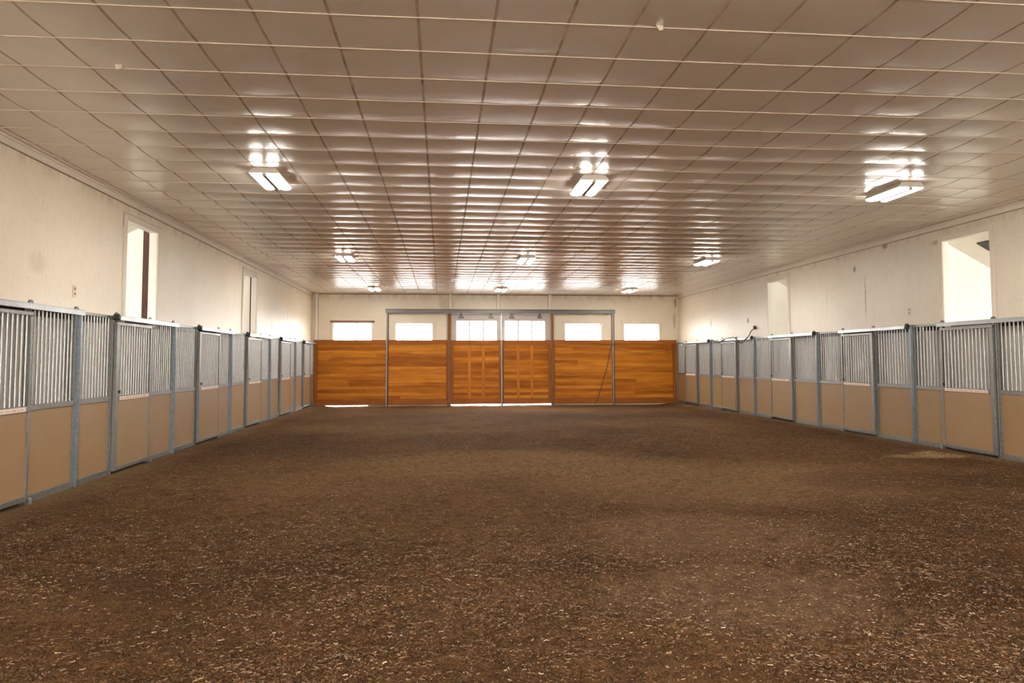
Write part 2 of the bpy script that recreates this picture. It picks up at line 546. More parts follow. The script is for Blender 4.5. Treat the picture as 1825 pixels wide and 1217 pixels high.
# ------------------------------------------------------------------ ceiling
seams = [-3.182, -2.579, -2.046, -1.447, -.871, -.192, .407, .992, 1.522, 2.128, 2.684, 3.362, 3.965]
a = seams[0]
left = []
while a - .6 > WL:
    a -= .6; left.append(a)
a = seams[-1]
right = []
while a + .61 < WR:
    a += .61; right.append(a)
seams = left[::-1] + seams + right
PY = .6148
row0 = 5.509
rows = [row0 + PY * i for i in range(-21, 39) if YF < row0 + PY * i < YB]
xs = [WL - .06]; xm = []
sw = .0125
for s_ in seams + [WR + .06]:
    prev = xs[-1]
    end = s_ - sw if s_ < WR else s_
    for k in range(1, 6):
        xs.append(prev + (end - prev) * k / 5); xm.append(0)
    if s_ < WR:
        xs.append(s_ + sw); xm.append(1)
ys = []
edges = [YF] + rows + [YB + .06]
for a_, b_ in zip(edges[:-1], edges[1:]):
    for k in range(9):
        ys.append(a_ + (b_ - a_) * k / 9)
ys.append(edges[-1])
xs = np.array(xs); ys = np.array(ys)
X, Y = np.meshgrid(xs, ys, indexing='ij')
u = np.mod(Y - row0, PY) / PY
ri = np.floor((Y - row0) / PY)
ci = np.searchsorted(np.array(seams), X)
amp = .0185 * (1 + .55 * vnoise(X * .5, ri * 1.0 + .5, 1.7, 31) + .5 * vnoise(ci + .5, ri + .5, 1.0, 33))
amp = amp * (.35 + .65 * sstep(2, 11, Y) + .75 * sstep(9, 18, Y))
amp = amp * (.45 + .55 * sstep(0, .9, X - WL) * (1 - sstep(WR - 2.6, WR - .6, X)))
prof = 1 - np.abs(2 * u - 1) ** 2.2
Z = ZC - amp * prof + .006 * vnoise(X, Y, 1.3, 35)
isseam = np.zeros(X.shape, bool)
for s_ in seams:
    isseam |= np.abs(X - s_) <= sw + 1e-6
Z = np.where(isseam, Z + .004, Z)
midx = np.repeat(np.array(xm)[:, None], len(ys) - 1, 1)
ce = struct(grid_mesh('ceiling', xs, ys, Z, ['ceiling_vinyl', 'ceiling_seam', 'ceiling_strap'], midx))
# straps holding the sheets, one continuous pattern of the ceiling
st = MB()
for r_ in rows:
    w_ = .006
    xx = np.linspace(WL, WR, 40)
    zz = ZC - .0035 + .006 * vnoise(xx, np.full_like(xx, r_), 1.3, 35)
    yy = r_ + .012 * vnoise(xx, np.full_like(xx, r_), .8, 36)
    for i in range(39):
        st._add([(xx[i], yy[i] - w_, zz[i] + .004), (xx[i], yy[i] - w_, zz[i] - .003), (xx[i], yy[i] + w_, zz[i] - .003), (xx[i], yy[i] + w_, zz[i] + .004),
                 (xx[i + 1], yy[i + 1] - w_, zz[i + 1] + .004), (xx[i + 1], yy[i + 1] - w_, zz[i + 1] - .003), (xx[i + 1], yy[i + 1] + w_, zz[i + 1] - .003), (xx[i + 1], yy[i + 1] + w_, zz[i + 1] + .004)],
                [(0, 4, 5, 1), (1, 5, 6, 2), (2, 6, 7, 3)])
st.build('strap', 'ceiling_strap', ce)

# ------------------------------------------------------------------ walls with openings
def wall_cells(a0, a1, z0, z1, holes):
    A = sorted({a0, a1, *[h[0] for h in holes], *[h[1] for h in holes]})
    Zs = sorted({z0, z1, *[h[2] for h in holes], *[h[3] for h in holes]})
    out = []
    for i in range(len(A) - 1):
        run = None
        for j in range(len(Zs) - 1):
            ca, cz_ = (A[i] + A[i + 1]) / 2, (Zs[j] + Zs[j + 1]) / 2
            hole = any(h[0] < ca < h[1] and h[2] < cz_ < h[3] for h in holes)
            if hole:
                if run: out.append(run); run = None
            elif run:
                run[3] = Zs[j + 1]
            else:
                run = [A[i], A[i + 1], Zs[j], Zs[j + 1]]
        if run: out.append(run)
    return out

TH = .124
SIDE_Z = (2.30, 4.0)
LWIN = [(12.15, 13.417), (19.08, 20.40)]
RWIN = [(11.885, 13.126), (19.43, 20.70)]
m = MB()
for a0, a1, z0, z1 in wall_cells(YF, YB + .15, -.2, ZC + .03, [(y0, y1, *SIDE_Z) for y0, y1 in LWIN] + [(6.9, YB, 2.265, 2.372)]):
    m.box(WL - TH, WL, a0, a1, z0, z1, 1 if (z1 < 2.27 and a0 > 6.5) else 0)
struct(m.build('wall_left', ['cream_wall_left', 'stall_backing']))
m = MB()
for a0, a1, z0, z1 in wall_cells(YF, YB + .15, -.2, ZC + .03, [(y0, y1, *SIDE_Z) for y0, y1 in RWIN] + [(6.9, YB, 2.265, 2.372)]):
    m.box(WR, WR + TH, a0, a1, z0, z1, 1 if (z1 < 2.27 and a0 > 6.5) else 0)
struct(m.build('wall_right', ['cream_wall_right', 'stall_backing']))
BWIN = [(-4.263, -2.75), (-1.832, -.354), (4.973, 6.474), (7.427, 8.889)]
m = MB()
holes = [(x0, x1, 2.42, 3.19) for x0, x1 in BWIN] + [(.373, 4.40, -.3, 3.56), (-4.85, -2.9, -.3, -.005)]
for a0, a1, z0, z1 in wall_cells(WL, WR, -.25, ZC + .03, holes):
    m.box(a0, a1, YB, YB + .15, z0, z1)
struct(m.build('wall_back', 'cream_wall_back'))
m = MB()
for a0, a1, z0, z1 in wall_cells(WL, WR, -.25, ZC + .03, [(0, 4.4, -.3, 3.5)]):  # unseen doorway opening added to let daylight fill the arena
    m.box(a0, a1, YF - .15, YF, z0, z1)
struct(m.build('wall_front', 'cream_wall_back'))
# added dark boards that keep light out of the slot above the stall backing
struct(MB().box(WL - TH - .10, WL - TH - .002, 6.6, YB, 2.20, 2.385).build('trim_9', 'slot_dark'))
struct(MB().box(WR + TH + .002, WR + TH + .10, 6.6, YB, 2.20, 2.385).build('trim_10', 'slot_dark'))
# batten along the top of the side walls
m = MB().box(WL, WL + .022, YF, YB, ZC - .125, ZC - .012, bev=.004).box(WL, WL + .034, YF, YB, ZC - .045, ZC - .012, bev=.004)
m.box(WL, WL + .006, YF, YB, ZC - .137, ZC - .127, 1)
struct(m.build('trim_1', ['casing', 'slot_shade_brown']))
m = MB().box(WR - .022, WR, YF, YB, ZC - .125, ZC - .012, bev=.004).box(WR - .034, WR, YF, YB, ZC - .045, ZC - .012, bev=.004)
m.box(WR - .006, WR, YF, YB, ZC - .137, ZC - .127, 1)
struct(m.build('trim_2', ['casing', 'slot_shade_brown']))
# battens on the back wall above the door track and corner trims
k = 3
for x0, x1 in [(.29, .39), (2.21, 2.32), (4.30, 4.43), (WL + .14, WL + .25)]:
    z0 = 3.70 if x0 > 0 else 2.5
    m = MB().box(x0, x1, YB - .05, YB, z0, ZC - .03, bev=.004)
    if x0 < 0:
        m.box(x0 - .07, x0 - .035, YB - .05, YB, z0, ZC - .03, bev=.004)
    m.box(x0 - .014, x0 - .001, YB - .006, YB, z0, ZC - .03, 1).box(x1 + .001, x1 + .014, YB - .006, YB, z0, ZC - .03, 1)  # dark strips put the gap shadow beside each batten into colour
    struct(m.build('trim_%d' % k, ['batten_cream', 'slot_shade_brown'])); k += 1
struct(MB().box(WL, WR, YB - .012, YB, ZC - .058, ZC - .024).build('trim_11', 'slot_shade_brown'))  # dark strip standing in for the shaded gap under the ceiling

# side openings: casing boards and white reveal
wn = 1
def side_window(n, sgn, y0, y1):
    Xw = WL if sgn < 0 else WR
    X = lambda d: Xw - sgn * d          # d towards the arena
    z0, z1 = 2.395, SIDE_Z[1]
    m = MB()
    cw = .095
    m.box(X(0), X(.016), y0 - cw, y0, z0, z1 + .09, bev=.003)
    m.box(X(0), X(.016), y1, y1 + cw, z0, z1 + .09, bev=.003)
    m.box(X(0), X(.018), y0, y1, z1, z1 + .09, bev=.003)
    m.box(X(0), X(.03), y0 - cw - .02, y1 + cw + .02, z1 + .09, z1 + .105)
    o = m.build('window_%d' % n, 'casing')
    j = MB()
    e = .012
    j.box(X(.002), X(-TH - .01), y0, y0 + e, z0 - .09, z1)
    j.box(X(.002), X(-TH - .01), y1 - e, y1, z0 - .09, z1)
    j.box(X(.002), X(-TH - .01), y0 + e, y1 - e, z1 - e, z1)
    j.box(X(.002), X(-TH - .01), y0 + e, y1 - e, z0 - .1, z0 - .08)
    j.build('reveal', 'jamb_white', o)
    struct(o)
side_window(1, -1, *LWIN[0]); side_window(2, -1, *LWIN[1])
side_window(3, 1, *RWIN[0]); side_window(4, 1, *RWIN[1])

# back windows
def back_window(n, x0, x1, mull, header):
    m = MB(); z0, z1 = 2.42, 3.19
    cw = .085
    m.box(x0 - cw, x0, YB - .04, YB, 2.505, z1 + cw, bev=.004)
    m.box(x1, x1 + cw, YB - .04, YB, 2.505, z1 + cw, bev=.004)
    m.box(x0 - cw, x1 + cw, YB - .042, YB, z1, z1 + cw, bev=.004)
    if not header:
        m.box(x0 - cw - .05, x0 - cw + .01, YB - .03, YB, z1 + .03, z1 + .11, bev=.004)
        m.box(x1 + cw - .01, x1 + cw + .05, YB - .03, YB, z1 + .03, z1 + .11, bev=.004)
    o = m.build('window_%d' % n, 'casing')
    f = MB(); w = .028
    f.box(x0, x0 + w, YB + .02, YB + .07, z0, z1); f.box(x1 - w, x1, YB + .02, YB + .07, z0, z1)
    f.box(x0, x1, YB + .02, YB + .07, z1 - w, z1); f.box(x0, x1, YB + .02, YB + .07, z0, z0 + w)
    f.build('frame', 'frame_grey', o)
    for mx in mull:
        MB().box(mx - .016, mx + .016, YB + .03, YB + .06, z0, z1).build('mullion', 'frame_grey', o)
    MB().box(x0 + w, x1 - w, YB + .043, YB + .047, z0 + w, z1 - w).build('pane', 'glass_dimmed', o)
    if header:
        MB().box(x0 - .11, x1 + .10, YB - .07, YB, 3.19, 3.265, bev=.006).build('header_board', 'header_brown', o)
    struct(o)
back_window(5, *BWIN[0], [-3.36], True)
back_window(6, *BWIN[1], [-1.56, -.95], False)
back_window(7, *BWIN[2], [5.25, 5.86], False)
back_window(8, *BWIN[3], [7.67, 8.27], False)

# ------------------------------------------------------------------ sliding barn doors (setting)
def planks(m, x0, x1, y0, y1, z0, z1, h, mi=0, joints=True):
    nrow = max(1, round((z1 - z0) / h)); h = (z1 - z0) / nrow
    for i in range(nrow):
        xs_ = [x0]
        if joints and x1 - x0 > 1.2:
            xs_ += sorted(x0 + (x1 - x0) * random.uniform(.12, .88) for _ in range(random.choice((0, 0, 1))))
        xs_.append(x1)
        for a_, b_ in zip(xs_[:-1], xs_[1:]):
            m.box(a_ + .0008, b_ - .0008, y0, y1, z0 + i * h + .0008, z0 + (i + 1) * h - .0008, mi, random.random(), bev=.004)
    return m

DZ0, DZ1 = -.062, 3.557
def barn_door(n, x0, x1, glass, meet):
    yb0, yb1 = YB + .02, YB + .07
    gz0, gz1 = 2.495, 3.265
    m = MB()
    for a_, b_ in ((x0, glass[0][0]), (glass[-1][1], x1)):
        m.box(a_, b_, yb0, yb1, 2.43, DZ1, bev=.004)
    m.box(glass[0][0], glass[-1][1], yb0, yb1, gz1, DZ1, bev=.004)
    o = m.build('door_%d' % n, 'door_white')
    for (a_, b_), (c_, d_) in zip(glass[:-1], glass[1:]):
        MB().box(b_, c_, yb0 + .005, yb1, gz0, gz1, bev=.003).build('mullion', 'frame_grey', o)
    for a_, b_ in glass:
        MB().box(a_, b_, yb0 + .022, yb0 + .026, gz0, gz1).build('pane', 'glass', o)
    mr = MB().box(x0, x1, yb0 - .006, yb1, 2.29, gz0, tone=.6, bev=.005)
    mr.build('lock_rail', 'orange_pine_rail', o, tones=True)
    br = MB().box(x0, x1, yb0 - .006, yb1, DZ0, .165, tone=.35, bev=.005)
    br.build('bottom_rail', 'orange_pine_rail', o, tones=True)
    for a_, b_ in ((x0, x0 + .10), (x1 - .10, x1)):
        MB().box(a_, b_, yb0 - .006, yb1, .165, 2.29, tone=.55, bev=.005).build('stile', 'orange_pine_stile', o, tones=True)
    MB().box(x0 + .02, x1 - .02, yb1 - .012, yb1 - .002, .05, 2.4).build('light_stop_board', 'orange_pine', o)  # added board stops daylight leaking through the plank gaps
    planks(MB(), x0 + .10, x1 - .10, yb0 + .012, yb1 - .013, .165, 2.29, .115, joints=False).build('boarding', 'orange_pine', o, tones=True)
    for (a_, b_), (c_, d_) in zip(glass[:-1], glass[1:]):
        xc = (b_ + c_) / 2
        MB().box(xc - .055, xc + .055, yb0 - .004, yb0 + .012, .165, 2.29, tone=random.random(), bev=.004).build('batten', 'batten_pine', o, tones=True)
    # trolleys hung from the track
    w = x1 - x0
    for xc in (.773, 1.968) if n == 1 else (2.808, 3.951):
        h = MB()
        h.box(xc - .10, xc + .10, yb0 - .018, yb0, 3.37, 3.44, bev=.01)
        h.box(xc - .05, xc + .05, yb0 - .02, yb0 - .004, 3.37, 3.57, bev=.01)
        h.tube([(xc, yb0 - .06, 3.53), (xc, yb0 - .018, 3.53)], .045, 14)
        h.build('trolley', 'track_steel', o)
    struct(o)
barn_door(1, .373, 2.388, [(.594, 1.077), (1.133, 1.635), (1.69, 2.194)], 1)
barn_door(2, 2.392, 4.40, [(2.535, 3.04), (3.10, 3.60), (3.655, 4.153)], 0)

# jambs each side of the doorway
for n_, (x0, x1) in zip((7, 8), ((.235, .373), (4.40, 4.50))):
    m = MB().box(x0, x1, YB - .095, YB - .001, -.11, 3.55, tone=.5, bev=.006)
    struct(m.build('trim_%d' % n_, 'brown_jamb', tones=True))

# wooden wainscot of the back wall
def wainscot(x0, x1, sl, sr, label):
    y0, y1 = YB - .075, YB - .002
    o = thing('wood_wainscot', ((x0 + x1) / 2, YB - .04, -.04), label, 'wood panelling', 'orange wood panels along the back wall')
    MB().box(x0, x1, y0 - .006, y1, 2.335, 2.50, tone=.55, bev=.006).build('top_rail', 'orange_pine_rail', o, tones=True)
    MB().box(x0, x1, y0 - .004, y1, -.068, .165, tone=.3, bev=.006).build('bottom_rail', 'orange_pine_rail', o, tones=True)
    a, b = x0, x1
    if sl:
        MB().box(x0, x0 + sl, y0 - .004, y1, .165, 2.335, tone=.45, bev=.006).build('stile', 'orange_pine_stile', o, tones=True); a += sl
    if sr:
        MB().box(x1 - sr, x1, y0 - .004, y1, .165, 2.335, tone=.45, bev=.006).build('stile', 'orange_pine_stile', o, tones=True); b -= sr
    planks(MB(), a, b, y0 + .014, y1, .165, 2.335, .128).build('boarding', 'orange_pine', o, tones=True)
    return o
wainscot(-4.985, -2.20, .15, 0, 'orange wood panel of the back wall, leftmost, in the corner by the left stalls')
wainscot(-2.105, .232, 0, .05, 'orange wood panel of the back wall just left of the double doors')
wainscot(4.503, 6.885, .05, 0, 'orange wood panel of the back wall right of the double doors, behind a cord')
wainscot(6.98, 9.60, 0, .17, 'orange wood panel of the back wall, rightmost, in the corner by the right stalls')

# track with its hood
tr = thing('sliding_door_track', (2.40, YB - .1, 3.56), 'long grey steel track with a dark top edge above the back double doors', 'door track')
MB().box(-2.21, 7.012, YB - .20, YB - .188, 3.567, 3.70, bev=.003).build('hood', 'track_steel', tr)
MB().box(-2.215, 7.017, YB - .205, YB - .001, 3.70, 3.722, bev=.003).build('top_edge', 'dark_steel', tr)
MB().box(-2.19, 6.99, YB - .10, YB - .05, 3.575, 3.64, bev=.004).build('rail', 'dark_steel', tr)
for xb in (-1.05, .3, 2.4, 4.4, 5.82):
    MB().box(xb - .03, xb + .03, YB - .186, YB - .001, 3.645, 3.699, bev=.003).build('bracket', 'dark_steel', tr)
# guide posts standing in front
for x, z1, lab in ((-2.152, 3.565, 'grey steel post from floor to left end of the door track'),
                   (2.392, 2.50, 'short grey steel post standing where the two back doors meet'),
                   (6.932, 3.565, 'grey steel post from floor to right end of the door track')):
    o = thing('guide_post', (x, YB - .15, -.12), lab, 'post', 'grey posts in front of the back wall')
    zf = float(floor_z(x, YB - .15)) - .04
    MB().box(x - .038, x + .022, YB - .18, YB - .12, zf, z1, bev=.006).build('pipe', 'guide_pipe', o)
    MB().box(x + .024, x + .052, YB - .165, YB - .12, zf + .05, z1 - .02, bev=.003).build('channel', 'dark_steel', o)

# ------------------------------------------------------------------ stall fronts
LEFT = dict(A=[7.84, 11.504, 15.287, 19.0, 22.82, 26.546], M=[9.221, 12.825, 16.631, 20.399, 24.227, 27.753],
            B=[10.441, 14.007, 17.657, 21.563, 25.213, 28.80])
RIGHT = dict(A=[11.709, 15.225, 18.99, 22.735, 26.393], M=[13.031, 16.49, 20.245, 23.998, 27.66],
             B=[13.941, 17.682, 21.44, 25.07, 28.73])
ZT, ZM0, ZM1 = 2.385, 1.085, 1.165
ORD = ['nearest', 'second nearest', 'third nearest', 'fourth nearest', 'fifth nearest', 'farthest']

def bars(parent, X, d, y0, y1, z0, z1, individual):
    n = max(2, round((y1 - y0) / .094))
    step = (y1 - y0) / n
    if individual:
        first = MB().tube([(X(d), y0 + step / 2, z0), (X(d), y0 + step / 2, z1)], .0128, 8)
        b = first.build('bar', 'galvanized_bar', parent)
        for k_ in range(1, n):
            part_copy(b, step * k_)
    else:
        m = MB()
        for k_ in range(n):
            yy = y0 + step * (k_ + .5)
            m.tube([(X(d), yy, z0), (X(d), yy, z1)], .0128, 6, cap=False)
        m.build('bar_grille', 'galvanized_bar', parent)

def fixed_panel(X, y0, y1, ind, label, grp, guide=None):
    o = thing('stall_screen', (X(-.025), (y0 + y1) / 2, 0), label, 'stall front', grp)
    w = .042
    zb = -.06
    m = MB()
    m.box(X(-.05), X(0), y0, y0 + w, zb, ZT - .04, bev=.004)
    m.box(X(-.05), X(0), y1 - w, y1, zb, ZT - .04, bev=.004)
    m.box(X(-.05), X(0), y0, y1, ZT - .04, ZT, bev=.004)
    m.box(X(-.05), X(0), y0 + w, y1 - w, ZM0 + .01, ZM1, bev=.004)
    m.box(X(-.05), X(0), y0 + w, y1 - w, zb, .075, bev=.004)
    m.build('frame', 'galvanized', o)
    MB().box(X(-.04), X(-.016), y0 + w, y1 - w, .076, ZM0 + .009).build('kick_board', 'kick_board', o)
    bars(o, X, -.025, y0 + w, y1 - w, ZM1, ZT - .04, ind)
    if guide is not None:
        MB().box(X(.001), X(.08), guide, guide + .06, -.02, .06, bev=.01).build('floor_guide', 'galvanized_track', o)
    return o

def stall_door(X, s, y0, y1, ind, label, grp):
    o = thing('stall_door', (X(.04), (y0 + y1) / 2, .03), label, 'sliding door', grp)
    w = .05
    d0, d1 = .012, .062
    zt, zb = 2.295, .035
    m = MB()
    m.box(X(d0), X(d1), y0, y0 + .085, zb, zt - .05, bev=.005)
    m.box(X(d0), X(d1), y1 - w, y1, zb, zt - .05, bev=.005)
    m.box(X(d0), X(d1), y0, y1, zt - .05, zt, bev=.005)
    m.box(X(d0), X(d1), y0 + .085, y1 - w, ZM0 + .005, ZM1, bev=.004)
    m.box(X(d0), X(d1), y0 + .085, y1 - w, zb, .095, bev=.004)
    m.build('frame', 'galvanized', o)
    MB().box(X(d0 + .012), X(d1 - .012), y0 + .085, y1 - w, .096, ZM0 + .004).build('kick_board', 'kick_board', o)
    bars(o, X, (d0 + d1) / 2, y0 + .085, y1 - w, ZM1, zt - .05, ind)
    sg = MB().box(X(d1), X(d1 + .003), y0 + .14, y1 - .10, ZM0 + .012, ZM1 - .012)
    so = sg.build('warning_strip', 'sign_paper', o)
    so['label'] = 'pale printed strip across the middle rail'
    if ind:
        ink = MB(); yy = y0 + .17
        r = random.Random(3)
        while yy < y1 - .18:                     # faded print, too small to read
            for _ in range(r.choice((2, 4, 5, 6))):
                lw = r.uniform(.010, .018)
                if yy + lw > y1 - .13: break
                hh = r.uniform(.009, .013); zc_ = (ZM0 + ZM1) / 2 + r.uniform(-.002, .002)
                ink.box(X(d1 + .003), X(d1 + .0036), yy, yy + lw, zc_ - hh, zc_ - hh * r.uniform(-.1, .35))
                ink.box(X(d1 + .003), X(d1 + .0036), yy + lw * .2, yy + lw * r.uniform(.55, .9), zc_ + hh * .5, zc_ + hh)
                yy += lw + .005
            yy += .03
        ink.build('lettering', 'sign_ink', so)
    yl = y0 + .11 if s < 0 else y1 - .075
    MB().box(X(d1 - .01), X(d1 + .02), yl - .014, yl + .014, ZM1 + .035, ZM1 + .085, bev=.005).build('latch', 'dark_steel' if ind else 'rust', o)
    return o

def post(X, y, wide, label, grp, stop=None):
    o = thing('stall_post', (X(-.03), y, 0), label, 'post', grp)
    zb = -.06
    m = MB()
    hw = .032 if wide else .042
    m.box(X(-.075), X(.008 if wide else .03), y - hw, y + hw, zb, ZT + .005, bev=.008)
    if not wide:
        m.box(X(.012), X(.042), y - .02, y + .012, zb, ZT - .02, bev=.006)
    m.build('tube', 'galvanized' if wide else 'galvanized_post', o)
    if wide:
        pass
    if stop is not None:
        MB().box(X(.010), X(.10), y + stop - .02, y + stop + .02, ZT - .065, ZT + .03, bev=.012).build('end_stop', 'dark_steel', o)
    if not wide:
        MB().box(X(-.08), X(.035), y - hw - .004, y + hw + .004, ZT + .005, ZT + .012, bev=.003).build('cap', 'galvanized', o)
    return o

def track(X, y0, y1, ym, label, grp):
    o = thing('door_track', (X(.04), (y0 + y1) / 2, ZT - .06), label, 'door track', grp)
    m = MB()
    m.box(X(.010), X(.105), y0, y1, ZT - .004, ZT + .008, bev=.002)
    m.box(X(.093), X(.105), y0, y1, ZT - .065, ZT - .004, bev=.002)
    m.build('hood', 'galvanized_track', o)
    MB().box(X(.02), X(.06), y0 + .01, y1 - .01, ZT - .06, ZT - .03, bev=.004).build('rail', 'dark_steel', o)
    for yb in (y0 + .05, ym, y1 - .07):
        ring = [(yb + .052 * math.cos(a_), ZT + .008 + .05 * math.sin(a_)) for a_ in np.linspace(0, math.pi, 13)]
        MB().prism(ring, 0, X(.010), X(.03)).build('bracket', 'track_steel', o)
    return o

def stall_row(T, s, side):
    X = (lambda d: XL + d) if s < 0 else (lambda d: XR - d)
    A, Mm, B = T['A'], T['M'], T['B']
    nb = len(A)
    wl = side + ' wall'
    for k in range(nb):
        near = (k <= 2 if s < 0 else k <= 2)
        o_ = ORD[k] if k < nb - 1 else 'farthest'
        cut = ', cut by the photo edge' if (s < 0 and k == 0) else ''
        hp = .034
        last = k == nb - 1
        stall_door(X, s, A[k] - .01, Mm[k], near, 'barred sliding stall door over tan board, %s on the %s%s' % (o_, wl, cut), 'sliding stall doors on the ' + wl)
        fixed_panel(X, Mm[k] + .004, B[k] - (.046 if not last else .0), near, 'fixed barred stall front directly beyond the %s sliding door, %s' % (o_, wl), 'fixed stall fronts on the ' + wl,
                    guide=Mm[k] + .012)
        if s < 0:
            t0, t1, tm = A[k] - .01, (B[k] - .046 if not last else B[k]), Mm[k]
        else:
            t0, t1, tm = (B[k - 1] + .075 if k else 10.40), Mm[k] + .03, A[k]
        track(X, t0, t1, tm, 'galvanized track hood above the %s sliding stall door, %s' % (o_, wl), 'stall door tracks on the ' + wl)
        if not (s < 0 and k == 0):
            post(X, A[k], True, 'galvanized post %s the %s stall door, %s' % ('with dark end stop at' if s < 0 else 'at the near edge of', o_, wl), 'stall posts on the ' + wl,
                 -.033 if s < 0 else None)
            if k > 0:
                fixed_panel(X, B[k - 1] + .046, A[k] - .036, near, 'fixed barred stall front just before the %s sliding door, %s' % (o_, wl), 'fixed stall fronts on the ' + wl)
            elif s > 0:
                fixed_panel(X, 10.40, A[k] - .036, near, 'fixed barred stall front cut by the photo edge, right wall', 'fixed stall fronts on the ' + wl)
        if not last:
            post(X, B[k], False, 'bluish galvanized post between fixed fronts beyond the %s stall door, %s' % (o_, wl), 'stall posts on the ' + wl,
                 .052 if s > 0 else None)
stall_row(LEFT, -1, 'left')
stall_row(RIGHT, 1, 'right')
# the next pieces of both rows, just beyond the edges of the photograph
XRf = lambda d: XR - d
XLf = lambda d: XL + d
post(XRf, 10.352, False, 'bluish galvanized post of the right row, just outside the photo edge', 'stall posts on the right wall')
fixed_panel(XRf, 9.42, 10.306, False, 'fixed barred stall front outside the photo edge, nearer part of right row', 'fixed stall fronts on the right wall', guide=9.428)
stall_door(XRf, 1, 8.09, 9.416, False, 'barred sliding stall door outside the photo edge, nearer part of right row', 'sliding stall doors on the right wall')
track(XRf, 6.95, 9.44, 8.1, 'galvanized track hood outside the photo edge, nearer part of right row', 'stall door tracks on the right wall')
post(XRf, 8.1, True, 'galvanized post outside the photo edge, nearer part of right row', 'stall posts on the right wall')
fixed_panel(XRf, 6.95, 8.064, False, 'fixed barred stall front outside the photo edge, nearest of right row', 'fixed stall fronts on the right wall')
post(XLf, 7.84, True, 'galvanized post with dark end stop outside the photo edge, left wall', 'stall posts on the left wall', -.033)
fixed_panel(XLf, 6.95, 7.804, False, 'fixed barred stall front outside the photo edge, nearest of left row', 'fixed stall fronts on the left wall')

# ------------------------------------------------------------------ lean-to aisles seen through the side openings
def lean_to(s, side, parts_y, hatch_y, nm):
    Xw = (WL - TH) if s < 0 else (WR + TH)
    X = lambda d: Xw + s * d              # d away from the arena
    z_in, z_out, W = 4.42, 2.50, 3.55
    zr = lambda d: z_in - (z_in - z_out) * d / W
    m = MB()
    cuts = [0, 1.1, 2.3, W]
    m._add([(X(0), YF, zr(0)), (X(W + .3), YF, zr(W + .3)), (X(W + .3), YB, zr(W + .3)), (X(0), YB, zr(0)),
            (X(0), YF, zr(0) + .12), (X(W + .3), YF, zr(W + .3) + .12), (X(W + .3), YB, zr(W + .3) + .12), (X(0), YB, zr(0) + .12)],
           [(0, 1, 2, 3), (4, 5, 6, 7), (0, 4, 5, 1), (1, 5, 6, 2), (2, 6, 7, 3), (3, 7, 4, 0)])
    struct(m.build('ceiling_%s' % nm, 'lean_white'))
    k_ = 1
    for yp in parts_y:
        poly = [(X(.001), -.15), (X(W), -.15), (X(W), zr(W) - .002), (X(.001), zr(0) - .002)]
        m = MB().prism(poly, 1, yp, yp + .05)
        o = struct(m.build('wall_%s_partition_%d' % (nm, k_), 'lean_white')); k_ += 1
        if s < 0:
            MB().box(X(.0), X(.33), yp - .06, yp - .001, -.15, zr(.33) - .02, tone=.5, bev=.006).build('plank', 'barn_plank', o, tones=True)
    for hy, d0, d1 in hatch_y:
        MB()._add([(X(d0), hy, zr(d0) - .004), (X(d1), hy, zr(d1) - .004), (X(d1), hy + .35, zr(d1) - .004), (X(d0), hy + .35, zr(d0) - .004),
                   (X(d0), hy, zr(d0) - .03), (X(d1), hy, zr(d1) - .03), (X(d1), hy + .35, zr(d1) - .03), (X(d0), hy + .35, zr(d0) - .03)],
                  [(0, 1, 2, 3), (4, 5, 6, 7), (0, 4, 5, 1), (1, 5, 6, 2), (2, 6, 7, 3), (3, 7, 4, 0)]).build('ceiling_hatch_%s' % nm, 'vent_black')['kind'] = 'structure'
    m = MB().box(X(W), X(W + .1), YF, YB, -.2, 2.03)
    for yy in np.arange(YF + 1, YB, 3.66):
        m.box(X(W), X(W + .1), yy, yy + .12, 2.03, zr(W) + .02)
    struct(m.build('wall_%s_outer' % nm, 'lean_white'))
lean_to(-1, 'left', [14.0, 21.56], [(13.0, .52, 1.0)], 'left_shed')
lean_to(1, 'right', [13.94, 21.44], [(12.95, .75, 1.1)], 'right_shed')

# ------------------------------------------------------------------ ceiling lights
def lamp(cx, cy, label):
    o = thing('ceiling_light', (cx, cy, ZC - .01), label, 'ceiling light', 'twin lens ceiling lights')
    L, W = .44, .205
    zb = ZC - .092
    MB().prism([(cx - .15, ZC - .012), (cx + .15, ZC - .012), (cx + W, zb + .02), (cx + W, zb), (cx - W, zb), (cx - W, zb + .02)], 1, cy - L, cy + L).build('housing', 'lamp_pan', o)
    for dx in (-.115, .115):
        ring = [(cx + dx + .078 * math.cos(a_), zb - .032 * math.sin(a_)) for a_ in np.linspace(0, math.pi, 11)]
        MB().prism(ring, 1, cy - L + .02, cy + L - .015, smooth=False).build('lens', 'lamp_lens', o)
    MB().box(cx - .030, cx + .030, cy - L + .02, cy + L - .015, zb - .034, zb, bev=.004).build('gap_strip', 'lamp_gap_dark', o)  # added dark strip keeps the gap between the lenses from glowing
    return o
rown = ['front row', 'middle row', 'back row', 'unseen row above the viewpoint', 'unseen row behind the viewpoint']
coln = ['left', 'middle', 'right']
for r_, yy in enumerate((10.48, 18.45, 26.35, 2.6, -4.9)):  # unseen rows above and behind the viewpoint added to light the near end
    for c_, xx in enumerate((-2.44, 2.17, 6.99)):
        lamp(xx, yy, 'twin lens fluorescent ceiling light, %s one in the %s' % (coln[c_], rown[r_]))

